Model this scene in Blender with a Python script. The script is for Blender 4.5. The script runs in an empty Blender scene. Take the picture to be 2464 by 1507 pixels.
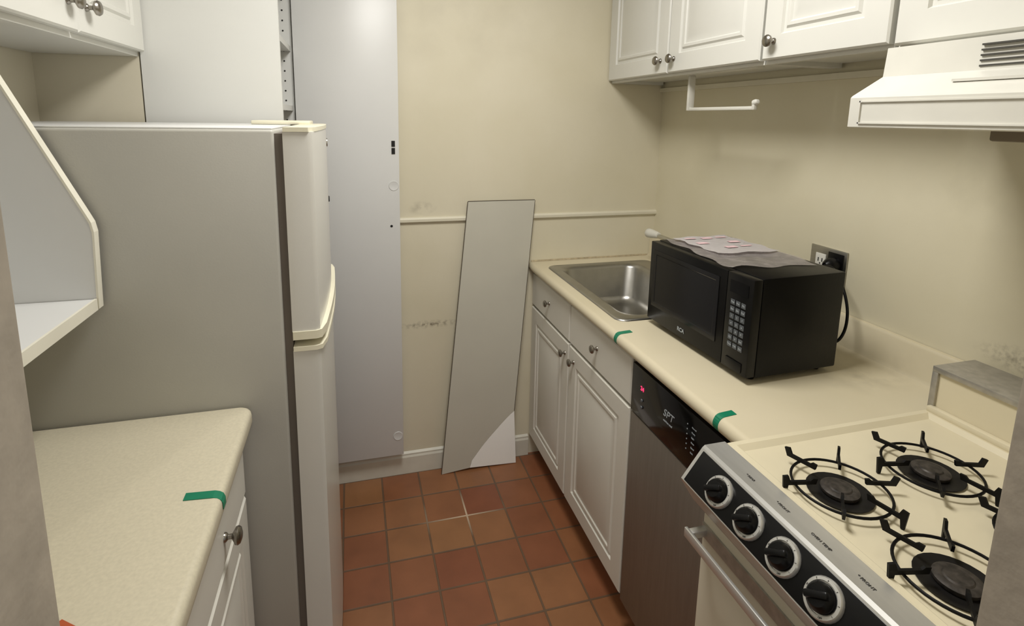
import bpy, bmesh, math
from mathutils import Vector, Matrix
scene=bpy.context.scene
scene.view_settings.view_transform='Standard'
col=scene.collection
X=Vector((1,0,0));Y=Vector((0,1,0));Z=Vector((0,0,1))
# ------------------------------------------------------------ materials
def srgb(c):
    return tuple(((v/255)/12.92 if v/255<=0.04045 else (((v/255)+0.055)/1.055)**2.4) for v in c)+(1,)
def new_mat(name):
    m=bpy.data.materials.new(name);m.use_nodes=True
    nt=m.node_tree;b=nt.nodes['Principled BSDF'];return m,nt,b
def mat(name,c,rough=.5,metal=0,var=.06,scale=6,bump=0,bscale=60,coat=0,alpha=1,spec=.5,stretch=None):
    m,nt,b=new_mat(name);N=nt.nodes;L=nt.links
    geo=N.new('ShaderNodeTexCoord')
    n=N.new('ShaderNodeTexNoise');n.inputs['Scale'].default_value=scale;n.inputs['Detail'].default_value=5
    src=geo.outputs['Object']
    if stretch:
        mp=N.new('ShaderNodeMapping');mp.inputs['Scale'].default_value=stretch;L.new(src,mp.inputs[0]);src=mp.outputs[0]
    L.new(src,n.inputs['Vector'])
    r=N.new('ShaderNodeValToRGB');cc=srgb(c)
    r.color_ramp.elements[0].position=.3;r.color_ramp.elements[1].position=.7
    r.color_ramp.elements[0].color=tuple(v*(1-var) for v in cc[:3])+(1,)
    r.color_ramp.elements[1].color=tuple(min(1,v*(1+var)) for v in cc[:3])+(1,)
    L.new(n.outputs['Fac'],r.inputs[0]);L.new(r.outputs[0],b.inputs['Base Color'])
    b.inputs['Roughness'].default_value=rough;b.inputs['Metallic'].default_value=metal
    b.inputs['Specular IOR Level'].default_value=spec
    b.inputs['Coat Weight'].default_value=coat
    b.inputs['Alpha'].default_value=alpha
    if bump:
        n2=N.new('ShaderNodeTexNoise');n2.inputs['Scale'].default_value=bscale;n2.inputs['Detail'].default_value=3
        L.new(src,n2.inputs['Vector'])
        bp=N.new('ShaderNodeBump');bp.inputs['Strength'].default_value=bump;bp.inputs['Distance'].default_value=.002
        L.new(n2.outputs['Fac'],bp.inputs['Height']);L.new(bp.outputs[0],b.inputs['Normal'])
    return m
def emis(name,c,s):
    m,nt,b=new_mat(name);b.inputs['Base Color'].default_value=srgb(c);b.inputs['Emission Color'].default_value=srgb(c);b.inputs['Emission Strength'].default_value=s;return m
def wall_mat(name,c,smudges,rough=.5,bumpy=.12):
    """cream paint, faint mottling, and grime patches (centre, half-size, strength) in world metres"""
    m,nt,b=new_mat(name);N=nt.nodes;L=nt.links
    geo=N.new('ShaderNodeNewGeometry')
    n=N.new('ShaderNodeTexNoise');n.inputs['Scale'].default_value=2.2;n.inputs['Detail'].default_value=6
    L.new(geo.outputs['Position'],n.inputs['Vector'])
    r=N.new('ShaderNodeValToRGB');cc=srgb(c)
    r.color_ramp.elements[0].position=.32;r.color_ramp.elements[1].position=.68
    r.color_ramp.elements[0].color=(cc[0]*.95,cc[1]*.94,cc[2]*.91,1)
    r.color_ramp.elements[1].color=(cc[0]*1.03,cc[1]*1.03,cc[2]*1.05,1)
    L.new(n.outputs['Fac'],r.inputs[0]);cur=r.outputs[0]
    for (p,sz,st,sc) in smudges:
        mp=N.new('ShaderNodeMapping');mp.vector_type='TEXTURE'
        mp.inputs['Location'].default_value=p;mp.inputs['Scale'].default_value=sz
        L.new(geo.outputs['Position'],mp.inputs[0])
        g=N.new('ShaderNodeTexGradient');g.gradient_type='SPHERICAL';L.new(mp.outputs[0],g.inputs[0])
        n2=N.new('ShaderNodeTexNoise');n2.inputs['Scale'].default_value=sc;n2.inputs['Detail'].default_value=8;L.new(geo.outputs['Position'],n2.inputs['Vector'])
        r2=N.new('ShaderNodeValToRGB');r2.color_ramp.elements[0].position=.42;r2.color_ramp.elements[1].position=.75
        L.new(n2.outputs['Fac'],r2.inputs[0])
        mu=N.new('ShaderNodeMath');mu.operation='MULTIPLY';L.new(g.outputs['Fac'],mu.inputs[0]);L.new(r2.outputs[0],mu.inputs[1])
        mu2=N.new('ShaderNodeMath');mu2.operation='MULTIPLY';mu2.use_clamp=True;mu2.inputs[1].default_value=st;L.new(mu.outputs[0],mu2.inputs[0])
        mx=N.new('ShaderNodeMixRGB');mx.inputs[2].default_value=srgb((86,72,56));L.new(mu2.outputs[0],mx.inputs[0]);L.new(cur,mx.inputs[1]);cur=mx.outputs[0]
    L.new(cur,b.inputs['Base Color']);b.inputs['Roughness'].default_value=rough
    if bumpy:
        n3=N.new('ShaderNodeTexNoise');n3.inputs['Scale'].default_value=35;L.new(geo.outputs['Position'],n3.inputs['Vector'])
        bp=N.new('ShaderNodeBump');bp.inputs['Strength'].default_value=bumpy;bp.inputs['Distance'].default_value=.003
        L.new(n3.outputs['Fac'],bp.inputs['Height']);L.new(bp.outputs[0],b.inputs['Normal'])
    return m
def floor_mat():
    m,nt,b=new_mat('quarry_tile');N=nt.nodes;L=nt.links
    geo=N.new('ShaderNodeNewGeometry')
    mp=N.new('ShaderNodeMapping');mp.inputs['Location'].default_value=(1.2417+.1535*20,.3206+.1535*20,0);L.new(geo.outputs['Position'],mp.inputs[0])
    br=N.new('ShaderNodeTexBrick');br.offset=0;br.squash=1
    br.inputs['Scale'].default_value=1;br.inputs['Brick Width'].default_value=.1535;br.inputs['Row Height'].default_value=.1535
    br.inputs['Mortar Size'].default_value=.0040;br.inputs['Mortar Smooth'].default_value=.3
    br.inputs['Color1'].default_value=srgb((134,79,54));br.inputs['Color2'].default_value=srgb((152,107,70))
    br.inputs['Mortar'].default_value=srgb((108,84,64))
    L.new(mp.outputs[0],br.inputs['Vector'])
    n=N.new('ShaderNodeTexNoise');n.inputs['Scale'].default_value=9;n.inputs['Detail'].default_value=8;L.new(geo.outputs['Position'],n.inputs['Vector'])
    r=N.new('ShaderNodeValToRGB');r.color_ramp.elements[0].position=.25;r.color_ramp.elements[1].position=.75
    r.color_ramp.elements[0].color=(.82,.82,.82,1);r.color_ramp.elements[1].color=(1.1,1.1,1.1,1);L.new(n.outputs['Fac'],r.inputs[0])
    mx=N.new('ShaderNodeMixRGB');mx.blend_type='MULTIPLY';mx.inputs[0].default_value=1;L.new(br.outputs['Color'],mx.inputs[1]);L.new(r.outputs[0],mx.inputs[2])
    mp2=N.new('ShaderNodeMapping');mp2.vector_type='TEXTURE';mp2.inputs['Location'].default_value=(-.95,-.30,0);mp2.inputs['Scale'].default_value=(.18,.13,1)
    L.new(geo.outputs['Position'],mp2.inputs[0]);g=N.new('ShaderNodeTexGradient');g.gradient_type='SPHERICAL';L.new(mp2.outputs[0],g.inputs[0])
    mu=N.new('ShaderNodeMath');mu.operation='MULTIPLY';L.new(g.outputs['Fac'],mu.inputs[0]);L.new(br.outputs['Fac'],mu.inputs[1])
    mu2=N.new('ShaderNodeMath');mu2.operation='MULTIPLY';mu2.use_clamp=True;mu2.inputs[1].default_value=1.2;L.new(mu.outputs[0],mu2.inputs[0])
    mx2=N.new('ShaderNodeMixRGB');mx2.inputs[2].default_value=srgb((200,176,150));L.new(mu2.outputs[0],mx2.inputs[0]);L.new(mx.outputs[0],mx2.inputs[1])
    L.new(mx2.outputs[0],b.inputs['Base Color']);b.inputs['Roughness'].default_value=.36
    inv=N.new('ShaderNodeMath');inv.operation='SUBTRACT';inv.inputs[0].default_value=1;L.new(br.outputs['Fac'],inv.inputs[1])
    bp=N.new('ShaderNodeBump');bp.inputs['Strength'].default_value=.6;bp.inputs['Distance'].default_value=.003
    L.new(inv.outputs[0],bp.inputs['Height']);L.new(bp.outputs[0],b.inputs['Normal'])
    return m
M={}
M['wall_back']=wall_mat('cream_paint_back',(217,210,187),[((-1.03,0,.665),(.15,.3,.02),1.1,70),((-1.06,0,1.16),(.07,.3,.03),.6,30),((-.9,0,1.9),(.5,.3,.3),.12,8)])
M['wall_right']=wall_mat('cream_paint_right',(217,210,185),[((0,-1.44,1.04),(.3,.12,.035),.9,90),((0,-1.3,1.4),(.3,.2,.15),.15,12)])
M['wall']=wall_mat('cream_paint',(210,203,182),[])
M['jamb']=mat('jamb_paint',(160,150,135),.6,0,.12,45,.3,80)
M['ceil']=mat('ceiling_paint',(228,227,223),.8)
M['floor']=floor_mat()
M['base']=mat('baseboard_paint',(214,210,196),.45,0,.06,12)
M['rail']=mat('rail_paint',(216,210,190),.45)
M['cab']=mat('cabinet_white',(215,214,207),.38,0,.02,5)
M['cab_low']=mat('cabinet_white_low',(219,216,206),.4,0,.03,5)
M['melamine']=mat('white_melamine',(215,215,213),.35,0,.015,4)
M['mel_side']=mat('melamine_side',(218,218,214),.4,0,.015,4)
M['edge']=mat('cream_edge',(226,222,206),.4)
M['counter']=wall_mat('beige_laminate',(209,199,172),[((-.12,-1.19,.91),(.14,.10,.1),.5,16),((-.2,-.93,.91),(.3,.28,.1),.12,9)],.42,0)
M['counter_l']=mat('beige_laminate_left',(201,193,170),.42,0,.06,180)
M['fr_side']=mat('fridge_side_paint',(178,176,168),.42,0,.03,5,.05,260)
M['fr_door']=mat('fridge_door_paint',(212,210,203),.25,0,.02,4,.04,260)
M['cream']=mat('cream_plastic',(228,223,200),.35)
M['rubber']=mat('grey_gasket',(104,96,88),.7)
M['nickel']=mat('brushed_nickel',(150,145,137),.28,1,.1,30)
M['steel']=mat('stainless_steel',(168,166,160),.3,1,.08,20,.05,100,stretch=(1,1,14))
M['sinksteel']=mat('sink_steel',(172,170,165),.32,1,.06,25)
M['dwsteel']=mat('dishwasher_steel',(140,132,123),.46,.7,.06,8,stretch=(1,14,1))
M['chrome']=mat('chrome_trim',(196,195,190),.24,1,.08,20)
M['alum']=mat('brushed_aluminium_trim',(208,207,203),.34,.68,.12,30,stretch=(1,.1,1))
M['black']=mat('black_plastic',(9,9,10),.32,0,.1,10,spec=.25)
M['blackgl']=mat('black_glass',(7,7,8),.1,0,.02,5,spec=.35)
M['window']=mat('dark_window',(20,20,22),.15,0,.05,5,spec=.35)
M['mwbody']=mat('black_enamel',(7,7,8),.36,0,.1,30,.05,150,spec=.2)
M['iron']=mat('cast_iron',(12,11,11),.5,0,.2,40,.2,100,spec=.2)
M['soot']=mat('burnt_enamel',(18,16,15),.5,0,.4,60,spec=.3)
M['burner']=mat('burner_metal',(64,59,55),.5,.4,.6,90)
M['enamel']=mat('cream_enamel',(222,212,184),.28,0,.04,6,coat=.15)
M['enamel_d']=mat('oven_enamel',(208,201,182),.3,0,.03,6)
M['rust']=mat('grimy_steel',(176,172,164),.40,.6,.14,60)
M['white']=mat('white_plastic',(215,213,204),.35)
M['print']=emis('pale_print',(160,166,170),.04)
M['key']=mat('grey_key',(84,88,92),.4)
M['dialink']=mat('dial_ink',(74,72,68),.5)
M['red']=emis('red_display',(255,60,110),1.2)
M['tape']=mat('green_tape',(8,118,86),.45,0,.08,30)
M['paper']=mat('pink_white_paper',(234,228,226),.7,0,.06,30)
M['pink']=mat('pink_print',(220,188,192),.7,0,.15,60)
M['orange']=mat('orange_print',(176,84,48),.5)
M['film']=mat('grey_plastic_film',(186,178,174),.2,0,.25,20,.5,25,alpha=.58)
M['board']=mat('pale_board',(197,194,181),.42,0,.03,4)
M['bcorner']=mat('white_board_corner',(254,254,250),.6,0,.01,20)
M['bedge']=mat('board_dark_edge',(92,84,72),.6)
M['dark']=mat('dark_hole',(20,18,16),.8)
M['slot']=mat('vent_shadow',(70,68,62),.8)
M['caulk']=mat('grimy_caulk',(190,176,148),.7,0,.25,60)
M['toe']=mat('toe_kick',(120,108,90),.6)
# ------------------------------------------------------------ mesh helpers
def fin(bm,name,m,parent=None,origin=None,smooth=False,bevel=0,seg=2,label=None,cat=None,kind=None,group=None,angle=40):
    bmesh.ops.recalc_face_normals(bm,faces=bm.faces)
    if bevel:
        ed=[e for e in bm.edges if len(e.link_faces)==2 and e.calc_face_angle(0)>math.radians(30)]
        bmesh.ops.bevel(bm,geom=ed,offset=bevel,segments=seg,affect='EDGES',profile=.5,clamp_overlap=True)
    me=bpy.data.meshes.new(name);bm.to_mesh(me);bm.free()
    if parent is not None: origin=parent['_o']
    elif origin is None:
        xs=[v.co for v in me.vertices]
        origin=((min(v.x for v in xs)+max(v.x for v in xs))/2,(min(v.y for v in xs)+max(v.y for v in xs))/2,min(v.z for v in xs))
    origin=Vector(origin)
    me.transform(Matrix.Translation(-origin))
    o=bpy.data.objects.new(name,me);col.objects.link(o)
    me.materials.append(M[m])
    if parent is not None: o.parent=parent
    else: o.location=origin
    o['_o']=tuple(origin)
    if smooth or bevel:
        for p in me.polygons: p.use_smooth=True
        me.set_sharp_from_angle(angle=math.radians(angle))
    if label:o['label']=label
    if cat:o['category']=cat
    if kind:o['kind']=kind
    if group:o['group']=group
    return o
def empty(name,loc,label,cat,group=None):
    o=bpy.data.objects.new(name,None);col.objects.link(o);o.location=loc;o['_o']=tuple(loc);o['label']=label;o['category']=cat
    if group:o['group']=group
    return o
def bx(bm,a,b,F=None):
    vs=[]
    for k in range(8):
        p=[(a,b)[(k>>i)&1][i] for i in range(3)]
        if F: q=F[0]+F[1]*p[0]+F[2]*p[1]+F[3]*p[2]
        else: q=Vector(p)
        vs.append(bm.verts.new(q))
    for f in ((0,1,3,2),(4,6,7,5),(0,4,5,1),(2,3,7,6),(0,2,6,4),(1,5,7,3)): bm.faces.new([vs[i] for i in f])
    return vs
def boxes(name,m,lst,F=None,**k):
    bm=bmesh.new()
    for a,b in lst:
        a2=[min(p,q) for p,q in zip(a,b)];b2=[max(p,q) for p,q in zip(a,b)];bx(bm,a2,b2,F)
    return fin(bm,name,m,**k)
def box(name,m,a,b,F=None,**k): return boxes(name,m,[(a,b)],F,**k)
def panel(name,m,F,w,h,t,rings,**k):
    """slab from n=-t; front face built from nested rectangles (inset,height)"""
    O,u,v,n=F;bm=bmesh.new();loops=[]
    for ins,ht in [(0,-t)]+rings:
        loops.append([bm.verts.new(O+u*a+v*b+n*ht) for a,b in ((ins,ins),(w-ins,ins),(w-ins,h-ins),(ins,h-ins))])
    bm.faces.new(loops[0][::-1])
    for A,B in zip(loops,loops[1:]):
        for i in range(4): bm.faces.new([A[i],A[(i+1)%4],B[(i+1)%4],B[i]])
    bm.faces.new(loops[-1])
    return fin(bm,name,m,smooth=True,angle=25,**k)
def raised(w):
    f=min(.06,w*.17)
    return [(0,-.004),(.004,0),(f,0),(f+.004,-.006),(f+.012,-.006),(f+.018,-.001),(f+.026,-.001),(f+.030,-.005),(f+.036,-.005),(f+.05,-.0005)]
SLAB=[(0,-.004),(.004,0)]
def lathe(name,m,O,d,prof,seg=28,bm=None,**k):
    own=bm is None
    if own: bm=bmesh.new()
    d=Vector(d).normalized();a=d.orthogonal().normalized();b=d.cross(a);O=Vector(O);rings=[]
    for r,h in prof:
        if r<1e-6: rings.append([bm.verts.new(O+d*h)])
        else: rings.append([bm.verts.new(O+d*h+(a*math.cos(2*math.pi*i/seg)+b*math.sin(2*math.pi*i/seg))*r) for i in range(seg)])
    for A,B in zip(rings,rings[1:]):
        for i in range(seg):
            j=(i+1)%seg
            if len(A)==1 and len(B)==1: continue
            if len(A)==1: bm.faces.new([A[0],B[j],B[i]])
            elif len(B)==1: bm.faces.new([A[i],A[j],B[0]])
            else: bm.faces.new([A[i],A[j],B[j],B[i]])
    if own: return fin(bm,name,m,smooth=True,**k)
def extrude(name,m,pts,d,**k):
    bm=bmesh.new();d=Vector(d);A=[bm.verts.new(Vector(p)) for p in pts];B=[bm.verts.new(Vector(p)+d) for p in pts];n=len(pts)
    bm.faces.new(A[::-1]);bm.faces.new(B)
    for i in range(n): bm.faces.new([A[i],A[(i+1)%n],B[(i+1)%n],B[i]])
    return fin(bm,name,m,**k)
def tube(name,m,pts,r,seg=10,smoothn=6,**k):
    P=[Vector(p) for p in pts]
    if smoothn:
        Q=[];n=len(P)
        for i in range(n-1):
            p0=P[max(i-1,0)];p1=P[i];p2=P[i+1];p3=P[min(i+2,n-1)]
            for s in range(smoothn):
                t=s/smoothn
                Q.append(.5*((2*p1)+(p2-p0)*t+(2*p0-5*p1+4*p2-p3)*t*t+(3*p1-p0-3*p2+p3)*t**3))
        Q.append(P[-1]);P=Q
    bm=bmesh.new();rings=[];a=None
    for i,p in enumerate(P):
        d=(P[min(i+1,len(P)-1)]-P[max(i-1,0)]).normalized()
        a=d.orthogonal().normalized() if a is None else (a-d*a.dot(d)).normalized()
        b=d.cross(a)
        rings.append([bm.verts.new(p+(a*math.cos(2*math.pi*j/seg)+b*math.sin(2*math.pi*j/seg))*r) for j in range(seg)])
    for A,B in zip(rings,rings[1:]):
        for i in range(seg): bm.faces.new([A[i],A[(i+1)%seg],B[(i+1)%seg],B[i]])
    bm.faces.new(rings[0][::-1]);bm.faces.new(rings[-1])
    return fin(bm,name,m,smooth=True,**k)
def text(name,m,s,F,size,parent,align='CENTER',shear=0,off=.012):
    cu=bpy.data.curves.new('t','FONT');cu.body=s;cu.size=size;cu.align_x=align;cu.align_y='CENTER';cu.extrude=.0004;cu.shear=shear;cu.offset=size*off
    to=bpy.data.objects.new('t',cu);col.objects.link(to);bpy.context.view_layer.update()
    me=bpy.data.meshes.new_from_object(to.evaluated_get(bpy.context.evaluated_depsgraph_get()));bpy.data.objects.remove(to)
    O,u,v,n=F;mt=Matrix(((u.x,v.x,n.x,O.x),(u.y,v.y,n.y,O.y),(u.z,v.z,n.z,O.z),(0,0,0,1)));me.transform(mt)
    bm=bmesh.new();bm.from_mesh(me);return fin(bm,name,m,parent=parent)
def knob(parent,p,d,s=1):
    return lathe('knob','nickel',p,d,[(0,0),(.0085*s,0),(.008*s,.003*s),(.0045*s,.006*s),(.0045*s,.012*s),(.009*s,.015*s),(.0145*s,.018*s),(.0155*s,.022*s),(.013*s,.026*s),(.006*s,.0285*s),(0,.029*s)],parent=parent)
FR=lambda x,y,z:(Vector((x,y,z)),-Y,Z,-X)   # frame facing -x (right run)
FL=lambda x,y,z:(Vector((x,y,z)),Y,Z,X)     # frame facing +x
# ------------------------------------------------------------ room shell
S=dict(kind='structure')
H=2.42
box('floor','floor',(-2.6,-3.4,-.1),(.1,.1,0),label='terracotta quarry tile floor with brown grout',cat='floor',**S)
box('ceiling','ceil',(-2.3,-2.0,H),(.1,.1,H+.1),label='painted white ceiling over the galley kitchen',cat='ceiling',**S)
box('wall_back','wall_back',(-2.23,0,0),(0,.1,H),label='cream painted wall with scuffs at the end of the kitchen',cat='wall',**S)
box('wall_right','wall_right',(0,-2.0,0),(.1,.1,H),label='cream painted wall behind the counter and stove',cat='wall',**S)
box('wall_left','wall',(-2.23,-2.0,0),(-2.13,0,H),label='cream painted wall behind the refrigerator',cat='wall',**S)
box('wall_alcove','wall',(-2.13,-.40,0),(-1.882,0,H),label='short cream wall filling the gap beside the tall pantry',cat='wall',**S)
boxes('wall_front','wall',[((-2.13,-2.0,0),(-1.478,-1.88,H)),((-.825,-2.0,0),(0,-1.88,H)),((-1.478,-2.0,2.08),(-.825,-1.88,H))],label='wall with the doorway into the kitchen',cat='wall',**S)
box('trim_1','jamb',(-1.478,-2.0,0),(-1.458,-1.88,2.08),label='worn painted door jamb of the kitchen doorway',cat='door frame',bevel=.003,**S)
box('trim_2','jamb',(-.845,-2.0,0),(-.825,-1.88,2.08),label='worn painted door jamb of the kitchen doorway',cat='door frame',bevel=.003,**S)
extrude('baseboard_back','base',[(-1.88,0,0),(-1.88,-.013,0),(-1.88,-.013,.075),(-1.88,-.009,.083),(-1.88,-.009,.09),(-1.88,0,.097)],(1.88-.585,0,0),label='off-white painted baseboard along the end wall',cat='baseboard',**S)
extrude('trim_3','rail',[(-1.88,0,1.10),(-1.88,-.007,1.10),(-1.88,-.012,1.105),(-1.88,-.012,1.115),(-1.88,-.007,1.121),(-1.88,0,1.122)],(1.88,0,0),label='thin painted chair rail across the end wall',cat='rail',**S)
box('trim_4','rail',(-.014,-1.29,1.643),(0,0,1.660),label='thin moulding on the wall under the wall cabinets',cat='moulding',**S)
# ------------------------------------------------------------ right base cabinet
bc=empty('base_cabinet',(-.29,-.44,0),'white raised-panel sink base cabinet with two drawers and two doors','cabinet')
boxes('body','cab_low',[((-.563,-.018,.095),(-.012,-.002,.868)),((-.563,-.88,.095),(-.012,-.864,.868)),((-.563,-.864,.095),(-.02,-.018,.112)),((-.020,-.864,.112),(-.012,-.018,.868)),
   ((-.563,-.44,.112),(-.545,-.416,.868)),((-.563,-.864,.706),(-.545,-.44,.722)),((-.563,-.416,.706),(-.545,-.018,.722)),((-.50,-.864,0),(-.488,-.018,.095)),((-.50,-.018,0),(-.1,-.002,.095)),((-.50,-.88,0),(-.1,-.864,.095))],parent=bc)
for y0,y1,kd,kw in ((-.006,-.424,-.215,-.392),(-.432,-.874,-.653,-.474)):
    w=y0-y1
    d=panel('drawer','cab_low',FR(-.582,y0,.722),w,.142,.019,SLAB,parent=bc);knob(d,(-.582,kd,.795),-X,.9)
    d=panel('door','cab_low',FR(-.582,y0,.103),w,.610,.019,raised(w),parent=bc);knob(d,(-.582,kw,.665),-X,.9)
# ------------------------------------------------------------ right counter (with sink hole)
def roundrect(x0,y0,x1,y1,r,seg=6):
    pts=[]
    for cx,cy,a0 in ((x1-r,y1-r,0),(x0+r,y1-r,90),(x0+r,y0+r,180),(x1-r,y0+r,270)):
        for i in range(seg+1):
            a=math.radians(a0+90*i/seg);pts.append((cx+r*math.cos(a),cy+r*math.sin(a)))
    return pts
prof=[(-.002,.874),(-.585,.874)]+[(-.585-.017*math.sin(math.pi*i/10),.892-.018*math.cos(math.pi*i/10)) for i in range(1,10)]+[(-.585,.910),(-.036,.910),(-.027,.913),(-.0215,.922),(-.020,.99),(-.015,.997),(-.002,.997)]
ct=extrude('countertop','counter',[(x,-.001,z) for x,z in prof],(0,-1.347,0),smooth=True,label='beige laminate countertop with rounded front edge and low backsplash',cat='countertop')
bm=bmesh.new();hp=roundrect(-.515,-.705,-.150,-.118,.05)
A=[bm.verts.new((x,y,.8)) for x,y in hp];B=[bm.verts.new((x,y,.96)) for x,y in hp]
bm.faces.new(A[::-1]);bm.faces.new(B)
for i in range(len(hp)): bm.faces.new([A[i],A[(i+1)%len(hp)],B[(i+1)%len(hp)],B[i]])
cut=fin(bm,'cutter','dark',origin=(0,0,0))
md=ct.modifiers.new('b','BOOLEAN');md.object=cut;md.solver='EXACT'
bpy.context.view_layer.update()
me=bpy.data.meshes.new_from_object(ct.evaluated_get(bpy.context.evaluated_depsgraph_get()))
ct.modifiers.clear();ct.data=me;bpy.data.objects.remove(cut)
me.set_sharp_from_angle(angle=math.radians(40))
box('caulk_line','caulk',(-.59,-.004,.9105),(-.03,-.0005,.917),parent=ct)
# ------------------------------------------------------------ sink
def loops_mesh(name,m,loops,close_last=True,**k):
    bm=bmesh.new();R=[[bm.verts.new(p) for p in lp] for lp in loops];n=len(R[0])
    for A,B in zip(R,R[1:]):
        for i in range(n): bm.faces.new([A[i],A[(i+1)%n],B[(i+1)%n],B[i]])
    if close_last: bm.faces.new(R[-1])
    return fin(bm,name,m,smooth=True,angle=50,**k)
def rr(x0,y0,x1,y1,r,z): return [(x,y,z) for x,y in roundrect(x0,y0,x1,y1,r,7)]
sk=loops_mesh('kitchen_sink','sinksteel',[rr(-.552,-.728,-.075,-.088,.035,.9105),rr(-.551,-.727,-.076,-.089,.035,.9135),rr(-.545,-.721,-.082,-.095,.032,.9160),rr(-.530,-.708,-.148,-.112,.045,.9150),
  rr(-.524,-.702,-.154,-.118,.05,.9165),rr(-.508,-.688,-.160,-.128,.06,.912),rr(-.500,-.680,-.168,-.136,.06,.900),rr(-.490,-.670,-.178,-.146,.06,.78),rr(-.475,-.655,-.193,-.161,.06,.758),rr(-.44,-.62,-.23,-.20,.05,.752)],
  label='stainless steel drop-in single-bowl kitchen sink',cat='sink')
lathe('drain','chrome',(-.335,-.41,.7525),Z,[(0,.001),(.02,.001),(.03,.003),(.042,.003),(.045,.0)],parent=sk)
fc=empty('faucet',(-.105,-.42,.916),'chrome kitchen faucet with white spray head beside the sink','faucet')
lathe('faucet_base','chrome',(-.108,-.42,.9165),Z,[(0,0),(.028,0),(.028,.01),(.018,.02),(.015,.05),(0,.052)],parent=fc)
tube('spout','chrome',[(-.108,-.42,.96),(-.108,-.40,1.01),(-.108,-.33,1.045),(-.11,-.24,1.05),(-.115,-.18,1.048)],.009,parent=fc)
lathe('spray_head','white',(-.112,-.20,1.052),(-.1,1,-.05),[(0,-.02),(.012,-.018),(.015,0),(.019,.03),(.020,.05),(.014,.058),(0,.06)],parent=fc)
# ------------------------------------------------------------ dishwasher
dw=empty('dishwasher',(-.29,-1.115,0),'slim stainless steel dishwasher with black control panel','dishwasher')
box('body','dark',(-.560,-1.338,.09),(-.02,-.890,.868),parent=dw)
box('toe_panel','black',(-.52,-1.336,.0),(-.05,-.892,.088),parent=dw)
box('door','dwsteel',(-.586,-1.338,.10),(-.561,-.888,.716),parent=dw,bevel=.004)
cp=box('control_panel','blackgl',(-.588,-1.338,.720),(-.561,-.888,.862),parent=dw,bevel=.003)
Fd=lambda y,z:(Vector((-.5885,y,z)),-Y,Z,-X)
text('lettering','print','SPT',Fd(-1.07,.802),.028,cp,shear=.25,off=0)
text('lettering','print','stainless steel',Fd(-1.07,.782),.007,cp)
text('display_digits','red','24',Fd(-.945,.808),.017,cp)
for i in range(6):
    z=.828-.0125*i
    text('lettering','print',['Normal','Heavy','Light','Rinse','Speed','Soak'][i],Fd(-1.165,z),.0052,cp,align='LEFT',off=0)
    box('indicator','print',(-.5895,-1.150,z-.0012),(-.5885,-1.1475,z+.0012),parent=cp)
for i in range(2):
    lathe('button','key',(-.588,-.945,.775-.02*i),-X,[(0,.002),(.004,.002),(.005,0)],parent=cp,seg=14)
# ------------------------------------------------------------ stove
sy0,sy1=-1.354,-1.862
st=empty('gas_stove',(-.34,-1.608,0),'cream gas range with four burners and black control panel','stove')
box('body','enamel_d',(-.665,sy1,.06),(-.03,sy0,.895),parent=st,bevel=.003)
box('toe_panel','black',(-.63,sy1+.01,0),(-.06,sy0-.01,.058),parent=st)
panel('cooktop','enamel',(Vector((-.655,sy1,.922)),X,Y,Z),.505,sy0-sy1,.026,[(0,-.004),(.004,0),(.014,0),(.024,-.008),(.05,-.010)],parent=st)
P=[(-.656,.923),(-.700,.923),(-.705,.919),(-.746,.863),(-.744,.857),(-.716,.812),(-.668,.806),(-.668,.896),(-.656,.897)]
extrude('control_panel_housing','alum',[(x,sy0,z) for x,z in P],(0,sy1-sy0,0),parent=st)
n=Vector((-.056,0,.041)).normalized();u=-Y;v=n.cross(u)
if v.z<0: v=-v
O=Vector((-.7455,sy0-.008,.8625))
pf=box('control_panel','black',(0,.002,.0),(.492,.066,.0025),F=(O,u,v,n),parent=st,bevel=.001)
for i,y in enumerate((-1.437,-1.509,-1.581,-1.653)):
    c=O+u*(-(y-(sy0-.008)))+v*.033+n*.0025
    kb=lathe('burner_knob','alum',c,n,[(0,0),(.0275,0),(.0275,.003),(.0255,.006),(.0215,.0065),(.021,.004),(0,.004)],parent=st,label='silver and black control knob')
    lathe('knob_cap','black',c+n*.0045,n,[(0,0),(.0195,0),(.019,.007),(.014,.013),(0,.014)],parent=kb,seg=24)
    box('knob_grip','black',(-.0165,-.005,.004),(.0165,.005,.023),F=(c,u*.8+v*.6,v*.8-u*.6,n),parent=kb,bevel=.003)
    for j in range(7):
        a=math.radians(-60+40*j);q=c+(u*math.cos(a)+v*math.sin(a))*.0235+n*.0065
        text('dial_mark','dialink',['OFF','1','2','3','4','5','HI'][j] ,(q,(u*-math.sin(a)+v*math.cos(a)),-(u*math.cos(a)+v*math.sin(a)),n),.0032,kb,off=0)
for i,(y,s) in enumerate(((-1.455,'* REAR'),(-1.527,'* FRONT'),(-1.600,'OVEN TEMP'),(-1.672,'* FRONT'))):
    text('lettering','dialink',s,(Vector((-.683,y,.9235)),-Y,X,Z),.0065,st,off=0)
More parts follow.
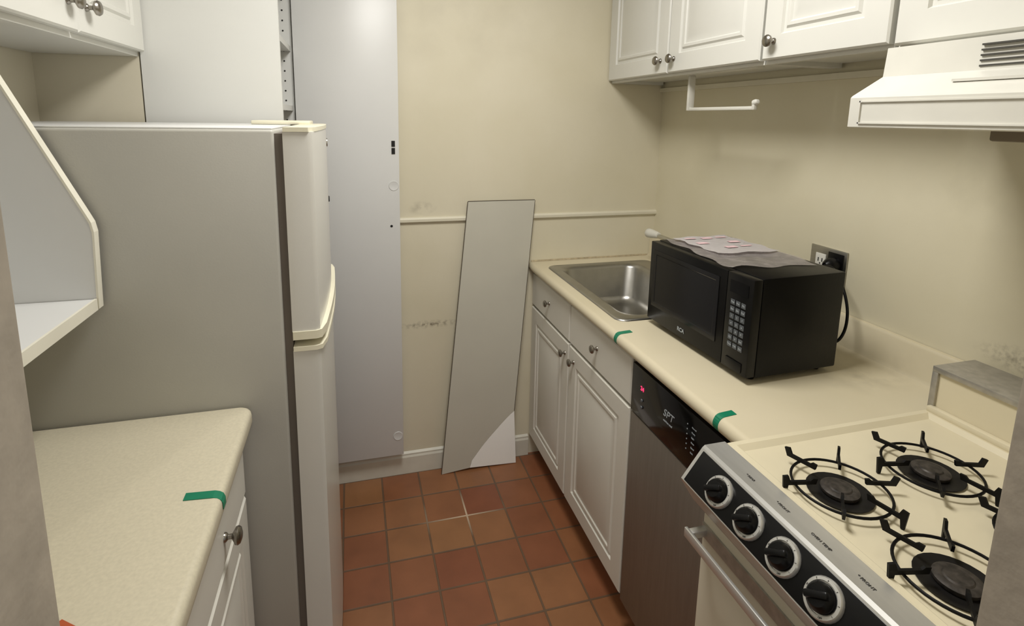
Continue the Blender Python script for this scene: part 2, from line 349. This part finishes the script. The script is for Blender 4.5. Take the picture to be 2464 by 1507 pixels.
for bi,(bxx,by) in enumerate(((-.553,-1.512),(-.352,-1.512),(-.553,-1.696),(-.352,-1.696))):
    b=lathe('burner','soot',(bxx,by,.9125),Z,[(0,.0),(.048,0),(.050,.003),(.047,.003),(.040,.001),(.03,.001),(0,.001)],parent=st)
    lathe('burner_head','burner',(bxx,by,.9135),Z,[(0,0),(.027,0),(.029,.003),(.029,.007),(.023,.0095),(.018,.009),(.016,.011),(0,.0115)],parent=b,seg=32)
    bm=bmesh.new();R=.073;r=.0023
    ns=48;seg=8;rg=[]
    for i in range(ns):
        a=2*math.pi*i/ns;c=Vector((bxx+R*math.cos(a),by+R*math.sin(a),.924));e=Vector((math.cos(a),math.sin(a),0))
        rg.append([bm.verts.new(c+e*r*math.cos(2*math.pi*j/seg)+Z*r*math.sin(2*math.pi*j/seg)) for j in range(seg)])
    for i in range(ns):
        A=rg[i];B=rg[(i+1)%ns]
        for j in range(seg): bm.faces.new([A[j],A[(j+1)%seg],B[(j+1)%seg],B[j]])
    for k in range(6):
        a=math.radians(45+60*k);e=Vector((math.cos(a),math.sin(a),0));t=Vector((-e.y,e.x,0))
        pr=[(.042,.929),(.088,.927),(.090,.913),(.095,.913),(.098,.943),(.089,.944),(.085,.934),(.052,.935),(.048,.939),(.040,.939)] if k%2==0 else [(.042,.929),(.092,.927),(.098,.941),(.089,.944),(.084,.934),(.052,.935),(.048,.939),(.040,.939)]
        pts=[Vector((bxx,by,0))+e*q+Z*z for q,z in pr]
        A=[bm.verts.new(p+t*.002) for p in pts];B=[bm.verts.new(p-t*.002) for p in pts];nn=len(pts)
        bm.faces.new(A);bm.faces.new(B[::-1])
        for i in range(nn): bm.faces.new([A[i],B[i],B[(i+1)%nn],A[(i+1)%nn]])
    fin(bm,'burner_grate','iron',parent=st)
bg=boxes('backguard','rust',[((-.150,sy1,1.008),(-.030,sy0,1.020)),((-.150,sy0-.012,.922),(-.030,sy0,1.008)),((-.150,sy1,.922),(-.030,sy1+.012,1.008))],parent=st,bevel=.001)
box('backguard_panel','enamel',(-.144,sy1+.012,.926),(-.036,sy0-.012,1.006),parent=bg)
box('backguard_ledge','enamel',(-.160,sy1+.005,.921),(-.144,sy0-.005,.934),parent=bg,bevel=.003)
box('vent_slot','dark',(-.1615,sy1+.02,.9155),(-.1450,sy0-.02,.9215),parent=bg)
od=box('oven_door','enamel_d',(-.700,sy1+.012,.24),(-.667,sy0-.012,.795),parent=st,bevel=.006,seg=3)
box('door_trim','rust',(-.704,sy1+.014,.748),(-.7005,sy0-.016,.775),parent=od)
box('handle','alum',(-.7425,sy1+.02,.753),(-.736,sy0-.016,.772),parent=od,bevel=.0015,seg=2)
for ya,yb in ((sy0-.032,sy0-.018),(sy1+.022,sy1+.036)):
    box('handle_bracket','alum',(-.7365,ya,.755),(-.700,yb,.769),parent=od,bevel=.002)
box('oven_window','blackgl',(-.7025,sy1+.09,.36),(-.7005,sy0-.09,.60),parent=od)
box('broiler_drawer','enamel_d',(-.698,sy1+.012,.07),(-.667,sy0-.012,.23),parent=st,bevel=.006)
# ------------------------------------------------------------ wall cabinets right
def wallcab(y0,y1,zb,doors,label,xf=-.2675,zt=2.30):
    e=empty('wall_cabinet',(-.13,(y0+y1)/2,zb),label,'cabinet')
    boxes('body','cab',[((xf+.019,y1+.001,zb+.012),(-.011,y0-.001,zt)),
        ((xf+.019,y1+.001,zb),(xf+.034,y0-.001,zb+.012)),((xf+.034,y0-.016,zb),(-.011,y0-.001,zb+.012)),((xf+.034,y1+.001,zb),(-.011,y1+.016,zb+.012))],parent=e)
    for a,b,ky in doors:
        d=panel('door','cab',FR(xf,a-.003,zb+.010),(a-b)-.006,zt-zb-.014,.018,raised(.44),parent=e)
        if ky is not None: knob(d,(xf,ky,zb+.055),-X)
    return e
wallcab(-.003,-.893,1.673,[(-.003,-.450,-.405),(-.450,-.893,-.487)],'white double-door raised-panel wall cabinet over the sink')
wallcab(-.896,-1.256,1.673,[(-.896,-1.256,-.938)],'white single-door raised-panel wall cabinet with round knob')
wallcab(-1.262,-1.862,1.668,[(-1.262,-1.562,None),(-1.562,-1.862,None)],'white raised-panel wall cabinet above the range hood')
th=empty('paper_towel_holder',(-.2,-.65,1.673),'white plastic paper towel holder hung under the wall cabinet','paper towel holder')
box('mount','white',(-.215,-.82,1.6735),(-.185,-.49,1.6845),parent=th,bevel=.002)
boxes('arm','white',[((-.212,-.506,1.556),(-.188,-.494,1.674)),((-.207,-.81,1.556),(-.193,-.494,1.567)),((-.207,-.816,1.556),(-.193,-.805,1.580))],parent=th,bevel=.003)
lathe('roll_end_cap','white',(-.2,-.808,1.576),(0,-1,.25),[(0,0),(.009,0),(.009,.008),(.006,.016),(0,.018)],parent=th,seg=16)
# ------------------------------------------------------------ range hood
hd=empty('range_hood',(-.2,-1.56,1.514),'white under-cabinet range hood with vent slots','range hood')
hy0,hy1=-1.300,-1.860
pr=[(-.005,1.666),(-.320,1.666),(-.324,1.612),(-.392,1.574),(-.396,1.570),(-.396,1.516),(-.390,1.514),(-.384,1.520),(-.380,1.545),(-.005,1.545)]
hb=extrude('hood_shell','white',[(x,hy0,z) for x,z in pr],(0,hy1-hy0,0),parent=hd)
boxes('front_frame','white',[((-.399,hy1+.02,1.5615),(-.396,hy0-.022,1.5640)),((-.399,hy1+.02,1.522),(-.396,hy0-.022,1.5245)),((-.399,hy0-.0245,1.522),(-.396,hy0-.022,1.564))],parent=hd)
for i in range(5):
    z=1.653-.0085*i
    box('vent_slot','slot',(-.3255,-1.60,z-.0014),(-.3205,-1.468,z+.0014),parent=hd)
box('switch_plate','white',(-.3625,-1.62,1.593),(-.3565,-1.455,1.5975),parent=hd)
box('side_lip','white',(-.384,hy0-.004,1.515),(-.005,hy0-.0005,1.5449),parent=hd)
box('lamp_housing','toe',(-.28,-1.66,1.496),(-.12,-1.47,1.5449),parent=hd,bevel=.004)
# ------------------------------------------------------------ microwave
mw=empty('microwave',(-.32,-.95,.91),'black countertop microwave oven with keypad and glass door','microwave')
mu=Vector((.0348,-.9994,0));mn=Vector((-.9994,-.0348,0));MO=Vector((-.464,-.742,.925));MF=(MO,mu,Z,mn);w=.4178;h=.243
box('body','mwbody',(0,0,-.271),(w,h,-.026),F=MF,parent=mw,bevel=.004)
dr=box('door','black',(.001,.003,-.0255),(w*.79,h-.002,0),F=MF,parent=mw,bevel=.002)
panel('window','window',(MO+mu*(w*.05)+Z*(h*.2)+mn*.0022,mu,Z,mn),w*.68,h*.7,.0021,[(0,0),(.012,0),(.014,-.0012)],parent=dr)
text('lettering','print','RCA',(MO+mu*(w*.40)+Z*(h*.10)+mn*.0008,mu,Z,mn),.0155,dr,off=.02)
cpn=box('control_panel','black',(w*.793,.003,-.0255),(w-.001,h-.002,0),F=MF,parent=mw,bevel=.002)
box('display','blackgl',(w*.82,h*.80,.0),(w*.965,h*.92,.001),F=MF,parent=cpn)
labs=['Pop','Pot','Piz','Bev','Din','Def','1','2','3','4','5','6','7','8','9','Clr','0','Set','Time','+30','Go']
for i in range(7):
    for j in range(3):
        u0=w*(.835+.042*j);v0=h*(.68-.073*i)
        kk=box('key','key',(u0,v0,0),(u0+w*.033,v0+h*.05,.0012),F=MF,parent=cpn)
        text('key_print','print',labs[i*3+j],(MO+mu*(u0+w*.0165)+Z*(v0+h*.025)+mn*.0013,mu,Z,mn),.0065,kk)
box('open_button','black',(w*.83,h*.035,0),(w*.96,h*.13,.002),F=MF,parent=cpn,bevel=.001)
for a in (.03,w-.03):
    for b in (-.24,-.04):
        lathe('foot','black',MO+mu*a+mn*b+Z*0.0005,-Z,[(0,0),(.011,0),(.009,.0145),(0,.0145)],parent=mw,seg=16)
def sheet(name,m,pts,z,nx,ny,amp,lab,cat,seed=0,th=.0006):
    bm=bmesh.new();g=[]
    for i in range(nx+1):
        row=[]
        for j in range(ny+1):
            a=i/nx;b=j/ny
            p=(Vector(pts[0])*(1-a)+Vector(pts[1])*a)*(1-b)+(Vector(pts[3])*(1-a)+Vector(pts[2])*a)*b
            hh=amp*(.5+.5*math.sin(9*a+seed+3*math.sin(5*b+seed)))*(.6+.4*math.sin(13*b+4*a+seed))
            e=.006*math.sin(17*b+11*a+seed*2)
            row.append(bm.verts.new((p.x+(e if i in(0,nx) else 0),p.y+(e if j in(0,ny) else 0),z+max(0,hh))))
        g.append(row)
    for i in range(nx):
        for j in range(ny): bm.faces.new([g[i][j],g[i+1][j],g[i+1][j+1],g[i][j+1]])
    r=bmesh.ops.solidify(bm,geom=bm.faces[:],thickness=th)
    return fin(bm,name,m,smooth=True,label=lab,cat=cat)
sheet('plastic_bag','film',[(-.425,-.752,0),(-.205,-.748,0),(-.200,-1.085,0),(-.440,-1.070,0)],1.1692,16,22,.006,'crumpled clear grey plastic bag on the microwave','plastic bag',1)
pp=sheet('paper_leaflet','paper',[(-.405,-.762,0),(-.225,-.760,0),(-.205,-.965,0),(-.395,-.955,0)],1.1765,10,12,.001,'pink and white printed leaflet on the microwave','leaflet',2)
for i in range(9):
    if i not in (4,6): box('printed_block','pink',(-.382+.052*(i%3),-.785-.055*(i//3)-.010-.008*(i%2),1.1785),(-.382+.052*(i%3)+.034,-.785-.055*(i//3),1.1790),parent=pp)
ol=box('outlet_plate','steel',(-.006,-.997,1.052),(-.0005,-.875,1.167),bevel=.0015,label='stainless steel wall plate with white duplex outlet',cat='electrical outlet')
ox=box('outlet_socket','white',(-.009,-.930,1.074),(-.0055,-.896,1.146),parent=ol,bevel=.001)
bl=[]
for z in (1.094,1.127):
    bl+= [((-.0096,-.908,z-.005),(-.0088,-.905,z+.006)),((-.0096,-.921,z-.005),(-.0088,-.918,z+.006)),((-.0096,-.915,z-.012),(-.0088,-.911,z-.008))]
boxes('socket_slot','dark',bl,parent=ox)
box('outlet_socket','black',(-.009,-.988,1.062),(-.0055,-.938,1.158),parent=ol,bevel=.001)
pl=empty('power_cord',(-.03,-.965,1.1),'black plug and power cord hanging behind the microwave','power cord')
lathe('plug','black',(-.0092,-.963,1.125),-X,[(0,0),(.021,0),(.021,.018),(.014,.03),(.008,.036),(0,.036)],parent=pl,seg=20)
tube('cord','black',[(-.044,-.963,1.125),(-.052,-1.0,1.125),(-.062,-1.045,1.085),(-.072,-1.075,1.03),(-.082,-1.080,.975),(-.10,-1.068,.945),(-.13,-1.03,.95),(-.160,-1.0,1.0),(-.176,-.99,1.02)],.0038,parent=pl)
# ------------------------------------------------------------ tape strips
def strip_solid(pf,ya,yb,sl,x0,lab,nrm=.0008):
    bm=bmesh.new();n=len(pf);rows=[]
    for off in (0,nrm):
        for y in (ya,yb):
            row=[]
            for i,(x,z) in enumerate(pf):
                a=Vector(pf[max(i-1,0)]);b=Vector(pf[min(i+1,n-1)]);d=(b-a).normalized();nn=Vector((-d.y,d.x))
                if nn.y<-.01 and i<n*0.4: nn=-nn
                row.append((x,z,y,nn,off))
            rows.append(row)
    sg=1 if rows[0][0][3].y>0 else -1
    V=[[bm.verts.new((x+nn.x*sg*off,y+(x-x0)*sl,z+nn.y*sg*off)) for x,z,y,nn,off in row] for row in rows]
    for i in range(n-1):
        bm.faces.new([V[0][i],V[0][i+1],V[1][i+1],V[1][i]]);bm.faces.new([V[2][i],V[2][i+1],V[3][i+1],V[3][i]])
        bm.faces.new([V[0][i],V[0][i+1],V[2][i+1],V[2][i]]);bm.faces.new([V[1][i],V[1][i+1],V[3][i+1],V[3][i]])
    for i in (0,n-1): bm.faces.new([V[0][i],V[1][i],V[3][i],V[2][i]])
    return fin(bm,'tape_strip','tape',label=lab,cat='tape')
for y,x0,lab in ((-.800,-.548,'green tape strip over the counter edge beside the sink'),(-1.252,-.553,'green tape strip over the counter edge near the stove')):
    pf=[(x0,.9103),(x0-.015,.9103)]+[(-.585-.0173*math.sin(math.pi*i/10),.892+.0183*math.cos(math.pi*i/10)) for i in range(0,9)]
    strip_solid(pf,y+.0085,y-.0085,.1,x0,lab)
# ------------------------------------------------------------ refrigerator
fr=empty('refrigerator',(-1.75,-.70,0),'top-freezer refrigerator with grey side and off-white doors','refrigerator')
box('body','fr_side',(-2.105,-.969,.03),(-1.474,-.425,1.492),parent=fr,bevel=.006,seg=3)
box('top_panel','melamine',(-2.10,-.964,1.4915),(-1.478,-.43,1.4955),parent=fr,bevel=.0015)
box('gasket','rubber',(-1.4745,-.962,.07),(-1.458,-.432,1.484),parent=fr)
def fdoor(z0,z1,name):
    pts=[(-1.4575,-.425),(-1.4575,-.969),(-1.410,-.969)]
    N=14
    for i in range(N+1):
        t=i/N;y=-.963+t*(.532);x=-1.401+.010*math.sin(math.pi*t)+.004*t
        pts.append((x,y))
    pts.append((-1.405,-.425))
    return extrude(name,'fr_door',[(x,y,z0) for x,y in pts],(0,0,z1-z0),parent=fr,smooth=True,bevel=0)
def strip(z0,z1,par,name,prot=.010):
    pts=[(-1.4565,-.4245),(-1.4565,-.9715),(-1.408,-.9715)]
    N=14
    for i in range(N+1):
        t=i/N;pts.append((-1.401+prot+.010*math.sin(math.pi*t)+.004*t-(.006 if i in (0,N) else 0),-.965+t*.536))
    pts.append((-1.403,-.4245))
    return extrude(name,'cream',[(x,y,z0) for x,y in pts],(0,0,z1-z0),parent=par,smooth=True)
fz=fdoor(1.062,1.488,'freezer_door');strip(1.044,1.0625,fz,'handle_strip');strip(1.488,1.497,fz,'door_cap',.001)
fd=fdoor(.07,1.018,'fridge_door');strip(1.018,1.028,fd,'handle_strip')
box('hinge_cover','cream',(-1.575,-.60,1.4957),(-1.43,-.47,1.506),parent=fr,bevel=.003)
lathe('badge','chrome',(-1.3935,-.50,1.445),X,[(0,.003),(.012,.003),(.013,0),(0,-.004)],parent=fz,seg=20)
lathe('badge','dark',(-1.3935,-.50,1.28),X,[(0,.003),(.008,.003),(.009,0),(0,-.004)],parent=fz,seg=20)
for xa,ya in ((-2.08,-.95),(-1.52,-.95),(-1.52,-.48),(-2.08,-.48)): box('foot','black',(xa,ya,0),(xa+.04,ya+.04,.0305),parent=fr)
box('kick_grille','rubber',(-1.4735,-.965,.005),(-1.44,-.43,.065),parent=fr)
# ------------------------------------------------------------ pantry
pa=empty('pantry_cabinet',(-1.7,-.2,0),'tall white melamine pantry cabinet with its door standing open','cabinet')
box('side_panel','mel_side',(-1.878,-.400,.0),(-1.518,-.383,2.30),parent=pa)
sp=box('side_panel','mel_side',(-1.878,-.032,.0),(-1.518,-.015,2.30),parent=pa)
box('back_panel','mel_side',(-1.878,-.383,.10),(-1.872,-.032,2.30),parent=pa)
for z in (.10,.5,.85,1.2,1.545,1.752,1.95,2.28):
    box('shelf','mel_side',(-1.871,-.382,z-.009),(-1.524,-.033,z+.009),parent=pa)
bm=bmesh.new()
for i in range(36):
    z=1.02+.0345*i
    lathe('x','dark',(-1.546,-.0325,z),-Y,[(0,.0008),(.003,.0008),(.003,0)],seg=10,bm=bm)
fin(bm,'pin_hole_row','dark',parent=pa)
dd=box('door','melamine',(-1.514,-.050,.119),(-1.150,-.032,2.29),parent=pa,bevel=.001)
boxes('door_catch','dark',[((-1.178,-.0525,1.408),(-1.165,-.0495,1.430)),((-1.178,-.0525,1.380),(-1.165,-.0495,1.403))],parent=dd)
for z in (1.258,.206): lathe('hinge_cap','melamine',(-1.172,-.050,z),-Y,[(0,.0012),(.015,.0012),(.018,.002),(.0195,.0)],parent=dd,seg=28)
lathe('screw_hole','dark',(-1.183,-.050,1.10),-Y,[(0,.0008),(.005,.0008),(.005,0)],parent=dd,seg=14)
# ------------------------------------------------------------ leaning board
def bp(x,z): return Vector((x,-.052+.037*z/1.183,z))
th_=Vector((0,-.006,0))
left=[bp(-.990,.001),bp(-.868,.012)]
arc=[(-.862,.03),(-.858,.045),(-.848,.058),(-.835,.075),(-.822,.092),(-.806,.112),(-.790,.130),(-.770,.152),(-.750,.172),(-.728,.195),(-.706,.217),(-.685,.236),(-.668,.249)]
arcp=[bp(*a) for a in arc]
lb=empty('leaning_board',(-.82,-.05,0),'tall narrow pale board with white lower corner leaning on wall','board')
extrude('board_face','board',left+arcp+[bp(-.587,1.183),bp(-.873,1.183)],th_,parent=lb)
extrude('white_corner','bcorner',[bp(-.867,.012)]+[bp(a+.0008,b-.0008) for a,b in arc]+[bp(-.657,.002)],th_,parent=lb,label='white triangle at the lower corner of the board')  # white triangle filling the curved cut at the board's lower corner
e1=[bp(-.990,.001),bp(-.873,1.183)];e2=[bp(-.873,1.1835),bp(-.587,1.1835)];e3=[bp(-.667,.25),bp(-.5865,1.183)]
for (a,b),dv in ((e1,Vector((-.0022,0,0))),(e2,Vector((0,0,.0022))),(e3,Vector((.0015,0,0)))):
    extrude('edge_band','bedge',[a,b,b+dv,a+dv],Vector((0,-.0065,0)),parent=lb,label='dark brown board edge')
# ------------------------------------------------------------ left counter + cabinets
pts=[(-2.128,-.974),(-2.128,-1.876),(-1.542,-1.876)]
for i in range(9):
    a=math.radians(90*i/8);pts.append((-1.542-.028+.028*math.cos(a),-.974-.028+.028*math.sin(a)))
lc=extrude('countertop','counter_l',[(x,y,.872) for x,y in pts],(0,0,.038),bevel=.012,seg=4,label='beige speckled laminate countertop beside the refrigerator',cat='countertop')
for ya,yb,kk,lab in ((-1.448,-.988,-1.180,'white base cabinet with drawer and raised-panel door beside the refrigerator'),(-1.868,-1.456,-1.66,'white base cabinet with drawer and raised-panel door beside the doorway')):
    lbx=empty('base_cabinet',(-1.85,(ya+yb)/2,0),lab,'cabinet')
    box('body','cab_low',(-2.125,ya-.004,.10),(-1.586,yb+.002,.8715),parent=lbx)
    box('toe_kick','toe',(-2.12,ya-.002,0),(-1.64,yb,.0995),parent=lbx)
    wd=yb-ya
    d=panel('drawer','cab_low',FL(-1.566,ya,.715),wd,.150,.0195,SLAB,parent=lbx);knob(d,(-1.566,kk,.765),X,1.05)
    d=panel('door','cab_low',FL(-1.566,ya,.108),wd,.598,.0195,raised(.44),parent=lbx);knob(d,(-1.566,ya+.04,.655),X,1.05)
strip_solid([(-1.600,.9103),(-1.575,.9103),(-1.556,.9103),(-1.549,.9085),(-1.544,.905),(-1.5415,.899),(-1.5413,.888)],-1.247,-1.265,-.1,-1.6,'green tape strip over the edge of the small counter')
cd=extrude('printed_card','orange',[(-1.680,-1.458,.9104),(-1.61,-1.508,.9104),(-1.72,-1.66,.9104),(-1.80,-1.60,.9104)],(0,0,.0015),label='orange and white printed card lying on the small counter',cat='card')
extrude('card_border','white',[(-1.683,-1.465,.9121),(-1.620,-1.510,.9121),(-1.624,-1.515,.9121),(-1.687,-1.470,.9121)],(0,0,.0003),parent=cd)
# ------------------------------------------------------------ left wall cabinet
e=empty('wall_cabinet',(-2.0,-.78,1.673),'white double-door wall cabinet above the refrigerator','cabinet')
box('body','cab',(-2.127,-1.139,1.673),(-1.883,-.403,2.30),parent=e)
for a,b,ky in ((-1.139,-.781,-.818),(-.779,-.404,-.738)):
    d=panel('door','cab',FL(-1.864,a+.002,1.685),b-a-.004,.61,.0185,raised(.36),parent=e);knob(d,(-1.864,ky,1.742),X,1.05)
sh=empty('open_shelf',(-1.95,-1.2,1.15),'white open wall shelf with slanted side panels above the counter','shelf')
def sidep(y):
    pr=[(-2.127,1.152),(-1.797,1.152),(-1.792,1.30),(-1.795,1.318),(-1.801,1.332),(-1.953,1.672),(-2.127,1.672)]
    extrude('side_panel','melamine',[(x,y,z) for x,z in pr],(0,.017,0),parent=sh)
    pe=[(-1.797,1.152),(-1.792,1.30),(-1.795,1.318),(-1.801,1.332),(-1.953,1.672)]
    pts=[Vector((x,y-.0006,z)) for x,z in pe]+[Vector((x+.0035,y-.0006,z+.0015)) for x,z in pe[::-1]]
    extrude('edge_band','edge',pts,(0,.0182,0),parent=sh)
sidep(-1.000);sidep(-1.455)
box('shelf_board','melamine',(-2.127,-1.437,1.153),(-1.800,-1.0015,1.173),parent=sh)
box('edge_band','edge',(-1.7995,-1.437,1.152),(-1.795,-1.0015,1.174),parent=sh)
box('back_panel','melamine',(-2.127,-1.437,1.174),(-2.121,-1.0015,1.672),parent=sh)
# ------------------------------------------------------------ lights
def area(name,loc,size,power,color=(1,.93,.82),rot=(0,0,0)):
    l=bpy.data.lights.new(name,'AREA');l.shape='DISK';l.size=size;l.energy=power;l.color=color
    o=bpy.data.objects.new(name,l);col.objects.link(o);o.location=loc;o.rotation_euler=rot;return o
area('ceiling_lamp',(-1.0,-1.08,2.36),.5,20,(1,.98,.94))
area('hall_fill',(-1.3,-3.0,2.2),.8,5,(1,.98,.95),(math.radians(35),0,0))  # unseen fill light, added behind the camera to brighten the near side
w=bpy.data.worlds.new('world');scene.world=w;w.use_nodes=True
w.node_tree.nodes['Background'].inputs[0].default_value=(1,.985,.96,1);w.node_tree.nodes['Background'].inputs[1].default_value=.4
# ------------------------------------------------------------ camera
yw,pt,rl=.2694,.1674,.0157
fw=Vector((math.sin(yw)*math.cos(pt),math.cos(yw)*math.cos(pt),-math.sin(pt)));r=Vector((math.cos(yw),-math.sin(yw),0));u=r.cross(fw)
r2=r*math.cos(rl)+u*math.sin(rl);u2=-r*math.sin(rl)+u*math.cos(rl)
ca=bpy.data.cameras.new('camera');co=bpy.data.objects.new('camera',ca);col.objects.link(co)
ca.sensor_width=36;ca.sensor_fit='HORIZONTAL';ca.lens=1293.32/2464*36;ca.shift_x=28.48/2464;ca.shift_y=-251.42/2464;ca.clip_start=.01
co.matrix_world=Matrix(((r2.x,u2.x,-fw.x,-1.3224),(r2.y,u2.y,-fw.y,-2.1385),(r2.z,u2.z,-fw.z,1.5225),(0,0,0,1)))
scene.camera=co
for o in bpy.data.objects:
    if '_o' in o: del o['_o']
